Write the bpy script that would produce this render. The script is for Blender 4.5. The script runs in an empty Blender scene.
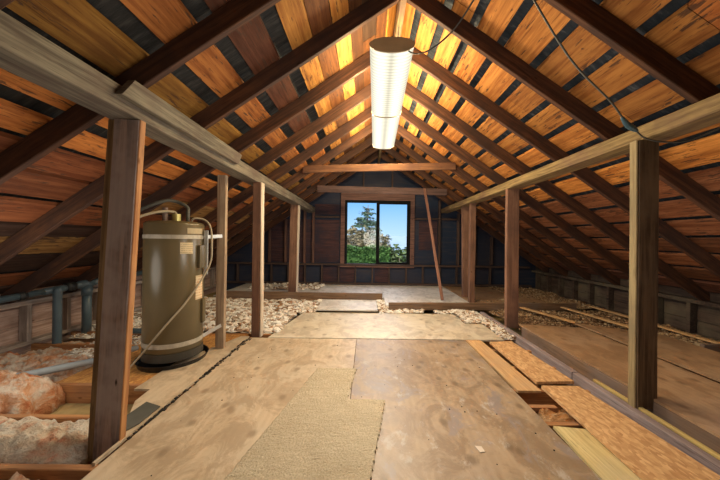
import bpy, bmesh, math, random
from mathutils import Vector, Matrix, noise
sc = bpy.context.scene
COL = sc.collection
V = Vector

# ------------------------------------------------------------------ helpers
def link(o, parent=None):
    COL.objects.link(o)
    if parent is not None:
        o.parent = parent
    return o

def tag(o, label=None, cat=None, group=None, kind=None):
    if label: o['label'] = label
    if cat: o['category'] = cat
    if group: o['group'] = group
    if kind: o['kind'] = kind
    return o

def empty(name, loc=(0, 0, 0), rz=0.0):
    o = bpy.data.objects.new(name, None)
    o.empty_display_size = .1
    o.location = loc
    o.rotation_euler = (0, 0, rz)
    return link(o)

def mesh_obj(name, bm, mat, parent=None, smooth=False, mtx=None):
    bmesh.ops.recalc_face_normals(bm, faces=bm.faces[:])
    me = bpy.data.meshes.new(name)
    bm.to_mesh(me)
    bm.free()
    if smooth:
        for p in me.polygons: p.use_smooth = True
    for m in (mat if isinstance(mat, (list, tuple)) else [mat]):
        me.materials.append(m)
    o = bpy.data.objects.new(name, me)
    link(o, parent)
    if mtx is not None:
        if parent is not None:
            mtx = Matrix.Translation(-V(parent.location)) @ mtx
        o.matrix_basis = mtx
    return o

def add_box(bm, lo, hi, mi=0):
    x0, y0, z0 = lo; x1, y1, z1 = hi
    vs = [bm.verts.new(p) for p in ((x0,y0,z0),(x1,y0,z0),(x1,y1,z0),(x0,y1,z0),(x0,y0,z1),(x1,y0,z1),(x1,y1,z1),(x0,y1,z1))]
    fs = [bm.faces.new([vs[i] for i in q]) for q in ((0,3,2,1),(4,5,6,7),(0,1,5,4),(1,2,6,5),(2,3,7,6),(3,0,4,7))]
    for f in fs: f.material_index = mi
    return vs

def add_prism(bm, poly, a0, a1, axis='y'):
    """poly = 2-D outline; extruded along axis between a0 and a1"""
    def p(u, v, a):
        return {'y': (u, a, v), 'z': (u, v, a), 'x': (a, u, v)}[axis]
    A = [bm.verts.new(p(u, v, a0)) for u, v in poly]
    B = [bm.verts.new(p(u, v, a1)) for u, v in poly]
    n = len(poly)
    bm.faces.new(A); bm.faces.new(B[::-1])
    for i in range(n):
        bm.faces.new((A[i], A[(i+1) % n], B[(i+1) % n], B[i]))

def add_tube(bm, pts, r, seg=10, caps=True, rs=None):
    pts = [V(p) for p in pts]
    rings = []
    up = V((0, 0, 1))
    for i, p in enumerate(pts):
        t = (pts[min(i+1, len(pts)-1)] - pts[max(i-1, 0)]).normalized()
        if abs(t.dot(up)) > .93: up = V((0, 1, 0)) if abs(t.y) < .9 else V((1, 0, 0))
        a = t.cross(up).normalized(); b = a.cross(t).normalized()
        up = b
        rr = rs[i] if rs else r
        rings.append([bm.verts.new(p + a*math.cos(k*2*math.pi/seg)*rr + b*math.sin(k*2*math.pi/seg)*rr) for k in range(seg)])
    for i in range(len(rings)-1):
        for k in range(seg):
            bm.faces.new((rings[i][k], rings[i][(k+1) % seg], rings[i+1][(k+1) % seg], rings[i+1][k]))
    if caps:
        bm.faces.new(rings[0][::-1]); bm.faces.new(rings[-1])

def smooth_path(ctrl, n=8):
    c = [V(p) for p in ctrl]
    c = [c[0]*2-c[1]] + c + [c[-1]*2-c[-2]]
    out = []
    for i in range(1, len(c)-2):
        for k in range(n):
            t = k/n
            p0, p1, p2, p3 = c[i-1], c[i], c[i+1], c[i+2]
            out.append(.5*((2*p1)+(p2-p0)*t+(2*p0-5*p1+4*p2-p3)*t*t+(3*p1-p0-3*p2+p3)*t**3))
    out.append(c[-2])
    return out

def add_lathe(bm, prof, seg=48, loc=(0, 0, 0)):
    rings = []
    for r, z in prof:
        if r < 1e-5:
            rings.append([bm.verts.new((loc[0], loc[1], loc[2]+z))])
        else:
            rings.append([bm.verts.new((loc[0]+r*math.cos(k*2*math.pi/seg), loc[1]+r*math.sin(k*2*math.pi/seg), loc[2]+z)) for k in range(seg)])
    for a, b in zip(rings, rings[1:]):
        for k in range(seg):
            q = []
            for v in (a[k % len(a)], a[(k+1) % len(a)], b[(k+1) % len(b)], b[k % len(b)]):
                if v not in q: q.append(v)
            if len(q) > 2: bm.faces.new(q)

SEED = [0]
def timber_bm(L, w, h, bev=.004, wob=.0025, sh0=0.0, sh1=0.0, flip0=0, flip1=0):
    """a length of lumber along local X, rough sawn edges"""
    SEED[0] += 1
    s = SEED[0]*7.31
    bm = bmesh.new()
    n = max(2, int(L/.18))
    sec = [(-w/2+bev, -h/2), (w/2-bev, -h/2), (w/2, -h/2+bev), (w/2, h/2-bev), (w/2-bev, h/2), (-w/2+bev, h/2), (-w/2, h/2-bev), (-w/2, -h/2+bev)]
    rings = []
    for i in range(n+1):
        x = -L/2 + L*i/n
        dy = noise.noise(V((x*.9+s, 0, s)))*wob*2
        dz = noise.noise(V((x*.9+s, 5, s)))*wob*2
        ring = []
        for j, (y, z) in enumerate(sec):
            e = noise.noise(V((x*3+s, j*.7, s)))*wob
            xx = x + (z*sh0 + y*flip0 if i == 0 else z*sh1 + y*flip1 if i == n else z*(sh0*(1-i/n)+sh1*i/n))
            ring.append(bm.verts.new((xx, y*(1+e*3)+dy, z*(1+e*3)+dz)))
        rings.append(ring)
    for a, b in zip(rings, rings[1:]):
        for j in range(8):
            bm.faces.new((a[j], a[(j+1) % 8], b[(j+1) % 8], b[j]))
    bm.faces.new(rings[0][::-1]); bm.faces.new(rings[-1])
    return bm

def timber(name, p0, p1, w, h, mat, side=(0, 1, 0), parent=None, **k):
    p0, p1 = V(p0), V(p1)
    x = (p1-p0).normalized()
    y = V(side); y = (y - x*y.dot(x)).normalized()
    z = x.cross(y)
    bm = timber_bm((p1-p0).length, w, h, **k)
    m = Matrix((x, y, z)).transposed().to_4x4()
    m.translation = (p0+p1)/2
    return mesh_obj(name, bm, mat, parent, mtx=m)

# ------------------------------------------------------------------ materials
class N:
    def __init__(s, name):
        s.m = bpy.data.materials.new(name); s.m.use_nodes = True
        s.t = s.m.node_tree; s.n = s.t.nodes; s.l = s.t.links
        s.b = s.n['Principled BSDF']; s.out = s.n['Material Output']
    def new(s, typ, **k):
        nd = s.n.new(typ)
        for a, b in k.items():
            if a in nd.inputs: nd.inputs[a].default_value = b
            else: setattr(nd, a, b)
        return nd
    def coords(s, scale, kind='Object', rnd=True, add=None):
        tc = s.new('ShaderNodeTexCoord')
        src = tc.outputs[kind]
        if rnd:
            oi = s.new('ShaderNodeObjectInfo')
            mul = s.new('ShaderNodeMath', operation='MULTIPLY'); mul.inputs[1].default_value = 37.0
            s.l.new(oi.outputs['Random'], mul.inputs[0])
            ad = s.new('ShaderNodeVectorMath', operation='ADD')
            s.l.new(src, ad.inputs[0]); s.l.new(mul.outputs[0], ad.inputs[1]); src = ad.outputs[0]
        mp = s.new('ShaderNodeMapping'); mp.inputs['Scale'].default_value = scale
        s.l.new(src, mp.inputs['Vector'])
        return mp.outputs[0]
    def noise(s, vec, scale, detail=6, rough=.6, dist=0):
        t = s.new('ShaderNodeTexNoise', Scale=scale, Detail=detail, Roughness=rough, Distortion=dist)
        s.l.new(vec, t.inputs['Vector']); return t.outputs['Fac']
    def ramp(s, fac, stops, interp='LINEAR'):
        r = s.new('ShaderNodeValToRGB'); r.color_ramp.interpolation = interp
        e = r.color_ramp.elements
        while len(e) < len(stops): e.new(.5)
        for q, (p, c) in zip(e, stops):
            q.position = p; q.color = (*c, 1) if not isinstance(c, (int, float)) else (c, c, c, 1)
        s.l.new(fac, r.inputs[0]); return r.outputs[0]
    def mix(s, fac, a, b, mode='MIX'):
        m = s.new('ShaderNodeMix', data_type='RGBA', blend_type=mode)
        for i, x in ((0, fac), (6, a), (7, b)):
            if isinstance(x, (int, float)): m.inputs[i].default_value = x
            elif isinstance(x, tuple): m.inputs[i].default_value = (*x, 1)
            else: s.l.new(x, m.inputs[i])
        return m.outputs[2]
    def bump(s, h, strength=.3, dist=.01, prev=None):
        b = s.new('ShaderNodeBump', Strength=strength, Distance=dist)
        s.l.new(h, b.inputs['Height'])
        if prev is not None: s.l.new(prev, b.inputs['Normal'])
        return b.outputs[0]
    def done(s, col, rough=.8, normal=None, metal=0.0, spec=.3):
        if isinstance(col, tuple): s.b.inputs['Base Color'].default_value = (*col, 1)
        else: s.l.new(col, s.b.inputs['Base Color'])
        if isinstance(rough, (int, float)): s.b.inputs['Roughness'].default_value = rough
        else: s.l.new(rough, s.b.inputs['Roughness'])
        s.b.inputs['Metallic'].default_value = metal
        s.b.inputs['Specular IOR Level'].default_value = spec
        if normal is not None: s.l.new(normal, s.b.inputs['Normal'])
        return s.m

def wood(name, light, dark, stain=None, stain_amt=.5, grain=1.0, rough=.8, axis='x', attr=False, specks=.0, knots=True):
    s = N(name)
    long_, cross = .9*grain, 16*grain
    sc_ = {'x': (long_, cross, cross), 'y': (cross, long_, cross), 'z': (cross, cross, long_)}[axis]
    g = s.coords(sc_, rnd=not attr)
    even = s.coords((1, 1, 1), rnd=not attr)
    n1 = s.noise(g, 2.2, 8, .65, .3)
    n2 = s.noise(even, 2.2, 4, .6)
    k = s.coords({'x': (4, 11, 11), 'y': (11, 4, 11), 'z': (11, 11, 4)}[axis], rnd=not attr)
    if attr:
        a = s.new('ShaderNodeVertexColor', layer_name='Col').outputs['Color']
        light_c = a
        dk = s.mix(1.0, a, (.56, .46, .40), 'MULTIPLY')
    else:
        light_c, dk = light, dark
    f = s.ramp(n1, [(.39, 0.0), (.60, 1.0)])
    col = s.mix(f, dk, light_c)
    cr = s.noise(s.coords(tuple(x*3.2 for x in sc_), rnd=not attr), 1.6, 3, .6)
    col = s.mix(s.ramp(cr, [(.30, .7), (.40, 0.0)]), col, s.mix(1.0, dk, (.5, .45, .42), 'MULTIPLY'))
    if stain:
        f2 = s.ramp(n2, [(.5-.12*stain_amt, 0.0), (.72-.15*stain_amt, 1.0)])
        f3 = s.new('ShaderNodeMath', operation='MULTIPLY'); s.l.new(f2, f3.inputs[0]); f3.inputs[1].default_value = .8
        col = s.mix(f3.outputs[0], col, stain)
    if knots:
        vo = s.new('ShaderNodeTexVoronoi', Scale=1.0); s.l.new(k, vo.inputs['Vector'])
        kk = s.ramp(vo.outputs['Distance'], [(.03, 1.0), (.1, 0.0)])
        w = s.new('ShaderNodeTexWhiteNoise'); s.l.new(vo.outputs['Position'], w.inputs['Vector'])
        th = s.new('ShaderNodeMath', operation='GREATER_THAN'); s.l.new(w.outputs['Value'], th.inputs[0]); th.inputs[1].default_value = .72
        km = s.new('ShaderNodeMath', operation='MULTIPLY'); s.l.new(kk, km.inputs[0]); s.l.new(th.outputs[0], km.inputs[1])
        col = s.mix(km.outputs[0], col, s.mix(1.0, dk, (.4, .35, .3), 'MULTIPLY'))
    if specks:
        sp = s.coords({'x': (9, 60, 60), 'y': (60, 9, 60), 'z': (60, 60, 9)}[axis], rnd=not attr)
        q = s.noise(sp, .8, 4, .65, .5)
        dens = s.noise(even, 3.0, 3, .6)
        qq = s.new('ShaderNodeMath', operation='MULTIPLY_ADD'); s.l.new(dens, qq.inputs[0]); qq.inputs[1].default_value = .45; qq.inputs[2].default_value = -.225
        q2 = s.new('ShaderNodeMath', operation='ADD'); s.l.new(q, q2.inputs[0]); s.l.new(qq.outputs[0], q2.inputs[1])
        fq = s.ramp(q2.outputs[0], [(.59, 0.0), (.64, .85)])
        col = s.mix(fq, col, (.06, .03, .018))
        bl = s.noise(s.coords({'x': (1.2, 4, 4), 'y': (4, 1.2, 4), 'z': (4, 4, 1.2)}[axis], rnd=not attr), 1.6, 5, .7)
        col = s.mix(s.ramp(bl, [(.50, 0.0), (.70, .55)]), col, s.mix(1.0, dk, (.62, .55, .55), 'MULTIPLY'))
    nr = s.bump(n1, .35, .004)
    return s.done(col, rough, nr, spec=.25)

M = {}
M['rafter'] = wood('old_rafter_wood', (.125, .055, .028), (.055, .026, .017), (.045, .026, .022), .6)
M['purlin'] = wood('grey_tan_timber', (.20, .175, .13), (.08, .066, .05), (.10, .07, .055), .5)
M['purlin_right'] = wood('yellow_tan_timber', (.30, .21, .09), (.13, .085, .04), (.14, .075, .055), .4)
M['post_purple'] = wood('weathered_purple_post', (.40, .27, .21), (.09, .055, .045), (.46, .40, .40), .8, grain=1.1)
M['post_olive'] = wood('olive_brown_post', (.30, .20, .10), (.16, .10, .05), None)
M['post_tan'] = wood('tan_post', (.46, .35, .24), (.26, .17, .11), (.28, .20, .14), .5)
M['post_brown'] = wood('brown_post', (.25, .135, .09), (.15, .08, .055), (.12, .065, .05), .4)
M['post_dark'] = wood('dark_brown_post', (.19, .135, .085), (.09, .06, .038), (.22, .17, .115), .4)
M['tie'] = wood('orange_collar_tie', (.20, .095, .045), (.12, .055, .03), (.09, .042, .03), .5)
M['tie_dark'] = wood('dull_collar_tie', (.14, .085, .075), (.08, .05, .045), None)
M['sheath'] = wood('roof_board_wood', None, None, None, attr=True, axis='y', specks=1.0, grain=.8)
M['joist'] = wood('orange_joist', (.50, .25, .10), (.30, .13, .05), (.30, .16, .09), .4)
M['sill'] = wood('lavender_grey_sill', (.36, .30, .31), (.21, .16, .165), (.26, .20, .19), .5)
M['sill_brown'] = wood('brown_joist', (.26, .16, .10), (.14, .085, .05), (.2, .15, .13), .4)
M['mustard'] = wood('mustard_strip', (.55, .42, .16), (.34, .24, .10), None)
M['yellow_board'] = wood('pale_yellow_board', (.68, .56, .28), (.5, .39, .18), (.58, .50, .33), .4, axis='y')
M['orange_board'] = wood('orange_board', (.66, .42, .20), (.46, .26, .11), (.5, .34, .2), .4, axis='y')
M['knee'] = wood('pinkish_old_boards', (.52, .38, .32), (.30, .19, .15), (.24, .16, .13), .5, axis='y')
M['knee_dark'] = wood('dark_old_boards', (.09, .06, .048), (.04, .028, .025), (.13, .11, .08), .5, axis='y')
M['stud'] = wood('stud_brown', (.17, .09, .07), (.09, .05, .045), None)
M['stud_dark'] = wood('stud_dark', (.10, .065, .055), (.05, .035, .035), None)
M['plate_grey'] = wood('grey_plate', (.44, .38, .34), (.25, .2, .17), (.2, .15, .12), .4)
M['casing'] = wood('window_casing_wood', (.20, .11, .09), (.12, .065, .055), None)
M['post_lit'] = wood('lit_post_face', (.66, .56, .45), (.44, .35, .26), None)  # for added face strips: paints in the window and lamp light
M['post_lit_straw'] = wood('lit_straw_face', (.34, .27, .15), (.20, .15, .08), (.2, .16, .1), .3)  # for an added face strip: paints in light from the ridge side
M['brace'] = wood('red_brown_brace', (.26, .13, .09), (.15, .07, .055), None)
M['trunk'] = wood('bark', (.16, .12, .09), (.08, .06, .045), None, axis='z')

def plywood(name, light, dark, stain, amt, wet=None, axis='y'):
    s = N(name)
    g = s.coords((5, .9, 5) if axis == 'y' else (.9, 5, 5))
    e = s.coords((1, 1, 1))
    warp = s.noise(g, 1.6, 5, .6, 1.5)
    w = s.new('ShaderNodeTexWave', Scale=1.4, Distortion=7.0, Detail=3.0, wave_type='BANDS')
    w.inputs['Detail Scale'].default_value = .8
    s.l.new(g, w.inputs['Vector'])
    f = s.mix(.14, warp, w.outputs['Fac'])
    col = s.mix(s.ramp(f, [(.25, 0.0), (.75, 1.0)]), dark, light)
    big = s.noise(e, 1.6, 5, .65)
    col = s.mix(s.ramp(big, [(.5-.1*amt, 0.0), (.75-.1*amt, .85)]), col, stain)
    b2 = s.noise(s.coords((1.7, 1.1, 1)), 2.9, 7, .75, .8)
    col = s.mix(s.ramp(b2, [(.44, .7), (.54, 0.0)]), col, s.mix(1.0, dark, (.72, .70, .70), 'MULTIPLY'))
    b3 = s.noise(e, 6.5, 5, .7)
    col = s.mix(s.ramp(b3, [(.52, 0.0), (.68, .35)]), col, s.mix(1.0, light, (1.12, 1.12, 1.12), 'MULTIPLY'))
    fine = s.noise(e, 30, 4, .7)
    col = s.mix(s.ramp(fine, [(.35, .18), (.6, 0.0)]), col, dark)
    # oval plugs and heel scuffs
    k = s.coords((6.5, 4.5, 4.5))
    vo = s.new('ShaderNodeTexVoronoi', Scale=1.0, voronoi_dimensions='2D'); s.l.new(k, vo.inputs['Vector'])
    wn = s.new('ShaderNodeTexWhiteNoise'); s.l.new(vo.outputs['Position'], wn.inputs['Vector'])
    th = s.new('ShaderNodeMath', operation='GREATER_THAN', ); s.l.new(wn.outputs['Value'], th.inputs[0]); th.inputs[1].default_value = .66
    kk = s.ramp(vo.outputs['Distance'], [(.08, .75), (.22, 0.0)])
    km = s.new('ShaderNodeMath', operation='MULTIPLY'); s.l.new(kk, km.inputs[0]); s.l.new(th.outputs[0], km.inputs[1])
    col = s.mix(km.outputs[0], col, s.mix(1.0, dark, (.55, .53, .52), 'MULTIPLY'))
    if wet:
        gg = s.coords((1.6, 1.0, 1), rnd=False)
        q = s.noise(gg, 2.4, 7, .72, .6)
        col = s.mix(s.ramp(q, [(.54, 0.0), (.60, .8)]), col, (.27, .225, .21))
        q2 = s.noise(gg, 5.5, 6, .75, .4)
        col = s.mix(s.ramp(q2, [(.57, 0.0), (.66, .6)]), col, wet)
    nr = s.bump(fine, .12, .003)
    return s.done(col, s.ramp(b2, [(.35, .36), (.65, .52)]), nr, spec=.5)
M['ply'] = plywood('plywood_pale', (.64, .52, .37), (.50, .38, .25), (.54, .46, .35), .5)
M['ply_stained'] = plywood('plywood_stained', (.43, .32, .21), (.31, .22, .14), (.36, .29, .23), .7, wet=(.48, .45, .41))
M['ply_light'] = plywood('plywood_light', (.70, .63, .49), (.58, .49, .36), (.64, .59, .52), .6, axis='x')
M['ply_grey'] = plywood('plywood_white_glare', (.74, .70, .65), (.62, .57, .51), (.78, .76, .73), .6, axis='x')  # whitened to paint in window glare on the back floor sheets
M['ply_brown'] = plywood('plywood_brown', (.46, .30, .17), (.34, .20, .11), (.40, .28, .19), .5)

def osb(name, a, b, c):
    s = N(name)
    e = s.coords((1, 1, 1))
    vo = s.new('ShaderNodeTexVoronoi', Scale=62.0); 
    d = s.noise(e, 26, 3, .6)
    mpx = s.coords((1, .45, 1)); s.l.new(mpx, vo.inputs['Vector'])
    col = s.ramp(vo.outputs['Color'], [(.2, a), (.5, b), (.85, c)])
    col = s.mix(s.ramp(d, [(.45, 0.0), (.7, .5)]), col, c)
    return s.done(col, .75, s.bump(vo.outputs['Distance'], .2, .003), spec=.3)
M['osb'] = osb('strand_board', (.72, .47, .24), (.60, .36, .17), (.46, .25, .11))
M['osb_orange'] = osb('strand_board_orange', (.62, .33, .10), (.50, .24, .07), (.36, .16, .05))

def simple(name, col, rough=.5, metal=0.0, var=0.15, scale=6, spec=.4, bump=0):
    s = N(name)
    e = s.coords((1, 1, 1))
    n = s.noise(e, scale, 5, .6)
    dk = tuple(x*(1-var*2) for x in col)
    c = s.mix(s.ramp(n, [(.3, 0.0), (.65, 1.0)]), dk, col)
    return s.done(c, rough, s.bump(n, bump, .005) if bump else None, metal, spec)
M['tank'] = simple('olive_brown_enamel', (.135, .105, .055), .28, 0, .08, 3, .5)
M['tank_dark'] = simple('dark_base_ring', (.06, .055, .045), .5)
M['pan'] = simple('black_pan', (.012, .012, .014), .4)
M['galv'] = simple('galvanised_steel', (.62, .64, .64), .4, .6, .15, 12)
M['strap'] = simple('dusty_strap', (.50, .46, .38), .6, .2, .15, 20)
M['brass'] = simple('brass_fitting', (.55, .48, .18), .4, .6)
M['brownpipe'] = simple('brown_pipe', (.22, .15, .12), .5)
M['cable'] = simple('beige_cable', (.42, .35, .24), .6)
M['cable_dark'] = simple('dark_cable', (.03, .028, .025), .5)
M['cable_grey'] = simple('grey_cable', (.10, .10, .085), .6)
M['tape'] = simple('blue_green_tape', (.06, .13, .17), .45)
M['abs'] = simple('blue_grey_pipe', (.09, .135, .165), .35, 0, .12, 5, .5)
M['pvc'] = simple('pale_grey_pipe', (.34, .38, .40), .4, 0, .15, 5)
M['coupling'] = simple('black_coupling', (.02, .022, .024), .5)
M['housing'] = simple('lamp_housing_white', (.6, .56, .48), .5)
M['endcap'] = simple('brown_end_plate', (.45, .34, .20), .5)
M['black_alu'] = simple('black_aluminium', (.008, .008, .009), .6, 0, .1, 6, .08)
M['subfloor'] = simple('dusty_lath_ceiling', (.42, .31, .14), .9, 0, .25, 7, .2, .3)
M['underlay'] = None
s = N('roof_underlay_paper'); e = s.coords((1, 1, 1), rnd=False)
n = s.noise(s.coords((3, 9, 3), rnd=False), 2.5, 4, .6)
M['underlay'] = s.done(s.ramp(n, [(.3, (.008, .012, .018)), (.55, (.02, .026, .034)), (.75, (.09, .09, .095))]), .8, s.bump(n, .5, .02))
s = N('plaster_underlay_grey'); n = s.noise(s.coords((2, 12, 2), rnd=False), 2.5, 5, .6)
M['underlay_left'] = s.done(s.ramp(n, [(.3, (.008, .008, .009)), (.55, (.022, .021, .020)), (.80, (.07, .066, .06))]), .8, s.bump(n, .5, .02))

s = N('back_wall_building_paper')
e = s.coords((1, 1, 1), rnd=False)
n = s.noise(e, .8, 4, .55); n2 = s.noise(s.coords((1, 1, 9), rnd=False), 2.0, 5, .6)
base = s.ramp(n, [(.40, (.014, .026, .058)), (.60, (.030, .033, .058))])
col = s.mix(s.ramp(n2, [(.5, 0.0), (.7, .6)]), base, (.06, .05, .055))
M['paper'] = s.done(col, .7, s.bump(n2, .3, .01))
M['red_board'] = wood('dark_red_sheathing', (.085, .042, .045), (.045, .025, .032), (.03, .027, .045), .6, axis='x')
M['front_wall'] = simple('old_gable_boards', (.25, .16, .10), .9)

def insul(name, top, mid, deep, scale=3.0):
    s = N(name)
    e = s.coords((1, 1, 1))
    n = s.noise(e, scale, 6, .65, .6)
    f = s.noise(e, 42, 5, .75)
    col = s.ramp(n, [(.36, deep), (.45, mid), (.54, top)])
    col = s.mix(s.ramp(f, [(.35, .45), (.6, 0.0)]), col, mid)
    nr = s.bump(f, 1.0, .03, s.bump(n, .8, .07))
    s.b.inputs['Subsurface Weight'].default_value = 0.0
    return s.done(col, .95, nr, spec=.05)
M['ins_cream'] = insul('cream_glass_wool', (.92, .84, .72), (.86, .66, .48), (.78, .34, .20), 5)
M['ins_pink'] = insul('pink_orange_glass_wool', (.90, .78, .64), (.82, .42, .22), (.62, .18, .07), 6)
M['ins_orange'] = insul('orange_glass_wool', (.68, .45, .26), (.60, .28, .10), (.40, .14, .05), 4)
s = N('pale_rubble'); oi = s.new('ShaderNodeNewGeometry')
col = s.ramp(oi.outputs['Random Per Island'], [(.1, (.30, .18, .10)), (.3, (.62, .52, .42)), (.55, (.75, .70, .63)), (.9, (.85, .82, .76))])
M['rubble'] = s.done(col, .95, spec=.1)
s = N('tan_rubble'); oi = s.new('ShaderNodeNewGeometry')
col = s.ramp(oi.outputs['Random Per Island'], [(.1, (.14, .085, .05)), (.4, (.30, .19, .11)), (.8, (.40, .27, .15)), (.98, (.60, .5, .36))])
M['rubble_tan'] = s.done(col, .95, spec=.1)

s = N('cream_carpet')
e = s.coords((1, 1, 1)); f = s.noise(e, 95, 4, .8); n = s.noise(e, 3.5, 4, .6); st = s.noise(s.coords((10, 90, 10)), 1, 3, .6)
col = s.ramp(n, [(.3, (.60, .51, .37)), (.6, (.72, .63, .47))])
col = s.mix(s.ramp(f, [(.35, .75), (.6, 0.0)]), col, (.46, .37, .24))
col = s.mix(s.ramp(st, [(.4, .3), (.6, 0.0)]), col, (.42, .34, .21))
M['carpet'] = s.done(col, .95, s.bump(f, 1.0, .012), spec=.05)

def label_mat(name, col, ink, lines):
    s = N(name)
    tc = s.new('ShaderNodeTexCoord'); sp = s.new('ShaderNodeSeparateXYZ'); s.l.new(tc.outputs['Object'], sp.inputs[0])
    mu = s.new('ShaderNodeMath', operation='MULTIPLY'); s.l.new(sp.outputs['Z'], mu.inputs[0]); mu.inputs[1].default_value = lines
    fr = s.new('ShaderNodeMath', operation='FRACT'); s.l.new(mu.outputs[0], fr.inputs[0])
    gt = s.new('ShaderNodeMath', operation='GREATER_THAN'); s.l.new(fr.outputs[0], gt.inputs[0]); gt.inputs[1].default_value = .6
    n = s.noise(s.coords((120, 120, 20), rnd=False), 1, 1, .5)
    g2 = s.new('ShaderNodeMath', operation='GREATER_THAN'); s.l.new(n, g2.inputs[0]); g2.inputs[1].default_value = .45
    m = s.new('ShaderNodeMath', operation='MULTIPLY'); s.l.new(gt.outputs[0], m.inputs[0]); s.l.new(g2.outputs[0], m.inputs[1])
    m2 = s.new('ShaderNodeMath', operation='MULTIPLY'); s.l.new(m.outputs[0], m2.inputs[0]); m2.inputs[1].default_value = .6
    return s.done(s.mix(m2.outputs[0], col, ink), .6)
M['label'] = label_mat('tan_label', (.60, .50, .32), (.25, .18, .1), 55)
M['label2'] = label_mat('warning_label', (.66, .54, .36), (.45, .2, .1), 40)
M['label3'] = label_mat('plain_tan_label', (.42, .35, .22), (.38, .3, .2), 10)

# lamp lens: two tubes shining through ribbed acrylic (the fixture itself emits)
def lens_mat():
    s = N('ribbed_lamp_lens')
    tc = s.new('ShaderNodeTexCoord'); sp = s.new('ShaderNodeSeparateXYZ'); s.l.new(tc.outputs['Object'], sp.inputs[0])
    w = s.new('ShaderNodeMath', operation='MULTIPLY'); s.l.new(sp.outputs['Y'], w.inputs[0]); w.inputs[1].default_value = 2*math.pi/.045
    si = s.new('ShaderNodeMath', operation='SINE'); s.l.new(w.outputs[0], si.inputs[0])
    ab = s.new('ShaderNodeMath', operation='ABSOLUTE'); s.l.new(sp.outputs['X'], ab.inputs[0])
    sub = s.new('ShaderNodeMath', operation='SUBTRACT'); s.l.new(ab.outputs[0], sub.inputs[0]); sub.inputs[1].default_value = .085
    a2 = s.new('ShaderNodeMath', operation='ABSOLUTE'); s.l.new(sub.outputs[0], a2.inputs[0])
    mr = s.new('ShaderNodeMapRange'); s.l.new(a2.outputs[0], mr.inputs['Value'])
    mr.inputs['From Min'].default_value = .02; mr.inputs['From Max'].default_value = .08
    mr.inputs['To Min'].default_value = .86; mr.inputs['To Max'].default_value = .50
    rb = s.new('ShaderNodeMath', operation='MULTIPLY_ADD'); s.l.new(si.outputs[0], rb.inputs[0]); rb.inputs[1].default_value = .16; rb.inputs[2].default_value = 1.0
    st = s.new('ShaderNodeMath', operation='MULTIPLY'); s.l.new(mr.outputs[0], st.inputs[0]); s.l.new(rb.outputs[0], st.inputs[1])
    em = s.new('ShaderNodeEmission', Color=(1, .93, .72, 1)); s.l.new(st.outputs[0], em.inputs['Strength'])
    s.l.new(em.outputs[0], s.out.inputs['Surface'])
    return s.m
M['lens'] = lens_mat()
s = N('window_glass')
gl = s.new('ShaderNodeBsdfGlossy', Roughness=0.0); tr = s.new('ShaderNodeBsdfTransparent'); mx = s.new('ShaderNodeMixShader'); mx.inputs[0].default_value = .01
s.l.new(tr.outputs[0], mx.inputs[1]); s.l.new(gl.outputs[0], mx.inputs[2]); s.l.new(mx.outputs[0], s.out.inputs['Surface'])
M['glass'] = s.m
def leaf(name, a, b):
    s = N(name); g = s.new('ShaderNodeNewGeometry')
    return s.done(s.ramp(g.outputs['Random Per Island'], [(0, a), (1, b)]), .7, spec=.2)
M['leaf_hedge'] = leaf('hedge_leaves', (.02, .06, .012), (.085, .17, .035))
M['leaf_con'] = leaf('conifer_needles', (.035, .075, .05), (.11, .17, .10))
M['leaf_dry'] = leaf('dry_leaves', (.10, .085, .04), (.24, .19, .10))
M['leaf_bush'] = leaf('bush_leaves', (.035, .07, .02), (.13, .16, .06))
M['hill'] = simple('hazy_blue_hill', (.30, .38, .46), .9, 0, .08, .02, .1)
M['water'] = simple('pale_sea', (.20, .27, .34), .95, 0, .05, .02, .02)
M['grass'] = simple('grass_ground', (.10, .16, .05), .9, 0, .2, 1, .1)

# ------------------------------------------------------------------ frame of the place (metres)
CX, APEX, PITCH = .259, 3.037, .68          # ridge line, underside of rafters, roof pitch
RV = .151                                   # vertical thickness of a rafter
YB, YF = 7.12, -2.4                         # back gable, front gable behind the photographer
XL, XR = -3.53, 4.05                        # knee walls
under = lambda x: APEX - PITCH*abs(x-CX)
cosp = 1/math.sqrt(1+PITCH**2)
TH = .022

# ------------------------------------------------------------------ roof: underlay + boards
rng = random.Random(11)
def roof_side(sgn, edges, name, under_mat, cols):
    z0 = APEX + RV
    # deck (roof covering seen through the gaps between the boards)
    bm = bmesh.new()
    t1 = 5.2
    a = (CX, z0+.06); b = (CX+sgn*t1, z0+.06-PITCH*t1)
    add_prism(bm, [a, b, (b[0], b[1]+.05), (a[0], a[1]+.05)], YF-.2, YB+.25)
    deck = mesh_obj('ceiling', bm, under_mat)
    tag(deck, kind='structure')
    bm = bmesh.new()
    cl = bm.loops.layers.color.new('Col')
    for (t0, t1) in edges:
        c = cols(t0)
        # each course is made of boards butted at rafters
        y = YF-.1 - rng.random()*1.0
        while y < YB+.2:
            L = rng.choice([2.48, 3.1, 3.72, 4.3])
            y2 = min(y+L, YB+.2)
            if y2 < YF: y = y2; continue
            n0 = len(bm.faces)
            dz = rng.uniform(-.001, .001)
            pts = [(CX+sgn*t0, z0-PITCH*t0+dz), (CX+sgn*t1, z0-PITCH*t1+dz), (CX+sgn*t1, z0-PITCH*t1+TH/cosp+dz), (CX+sgn*t0, z0-PITCH*t0+TH/cosp+dz)]
            add_prism(bm, pts, max(y, YF-.1)+.002, y2-.002)
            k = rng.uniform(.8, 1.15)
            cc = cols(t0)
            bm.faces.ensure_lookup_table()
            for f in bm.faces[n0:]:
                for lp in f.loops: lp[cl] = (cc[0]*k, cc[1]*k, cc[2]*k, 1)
            y = y2
    o = mesh_obj('sheathing_boards', bm, M['sheath'], deck)
    return deck

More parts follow.
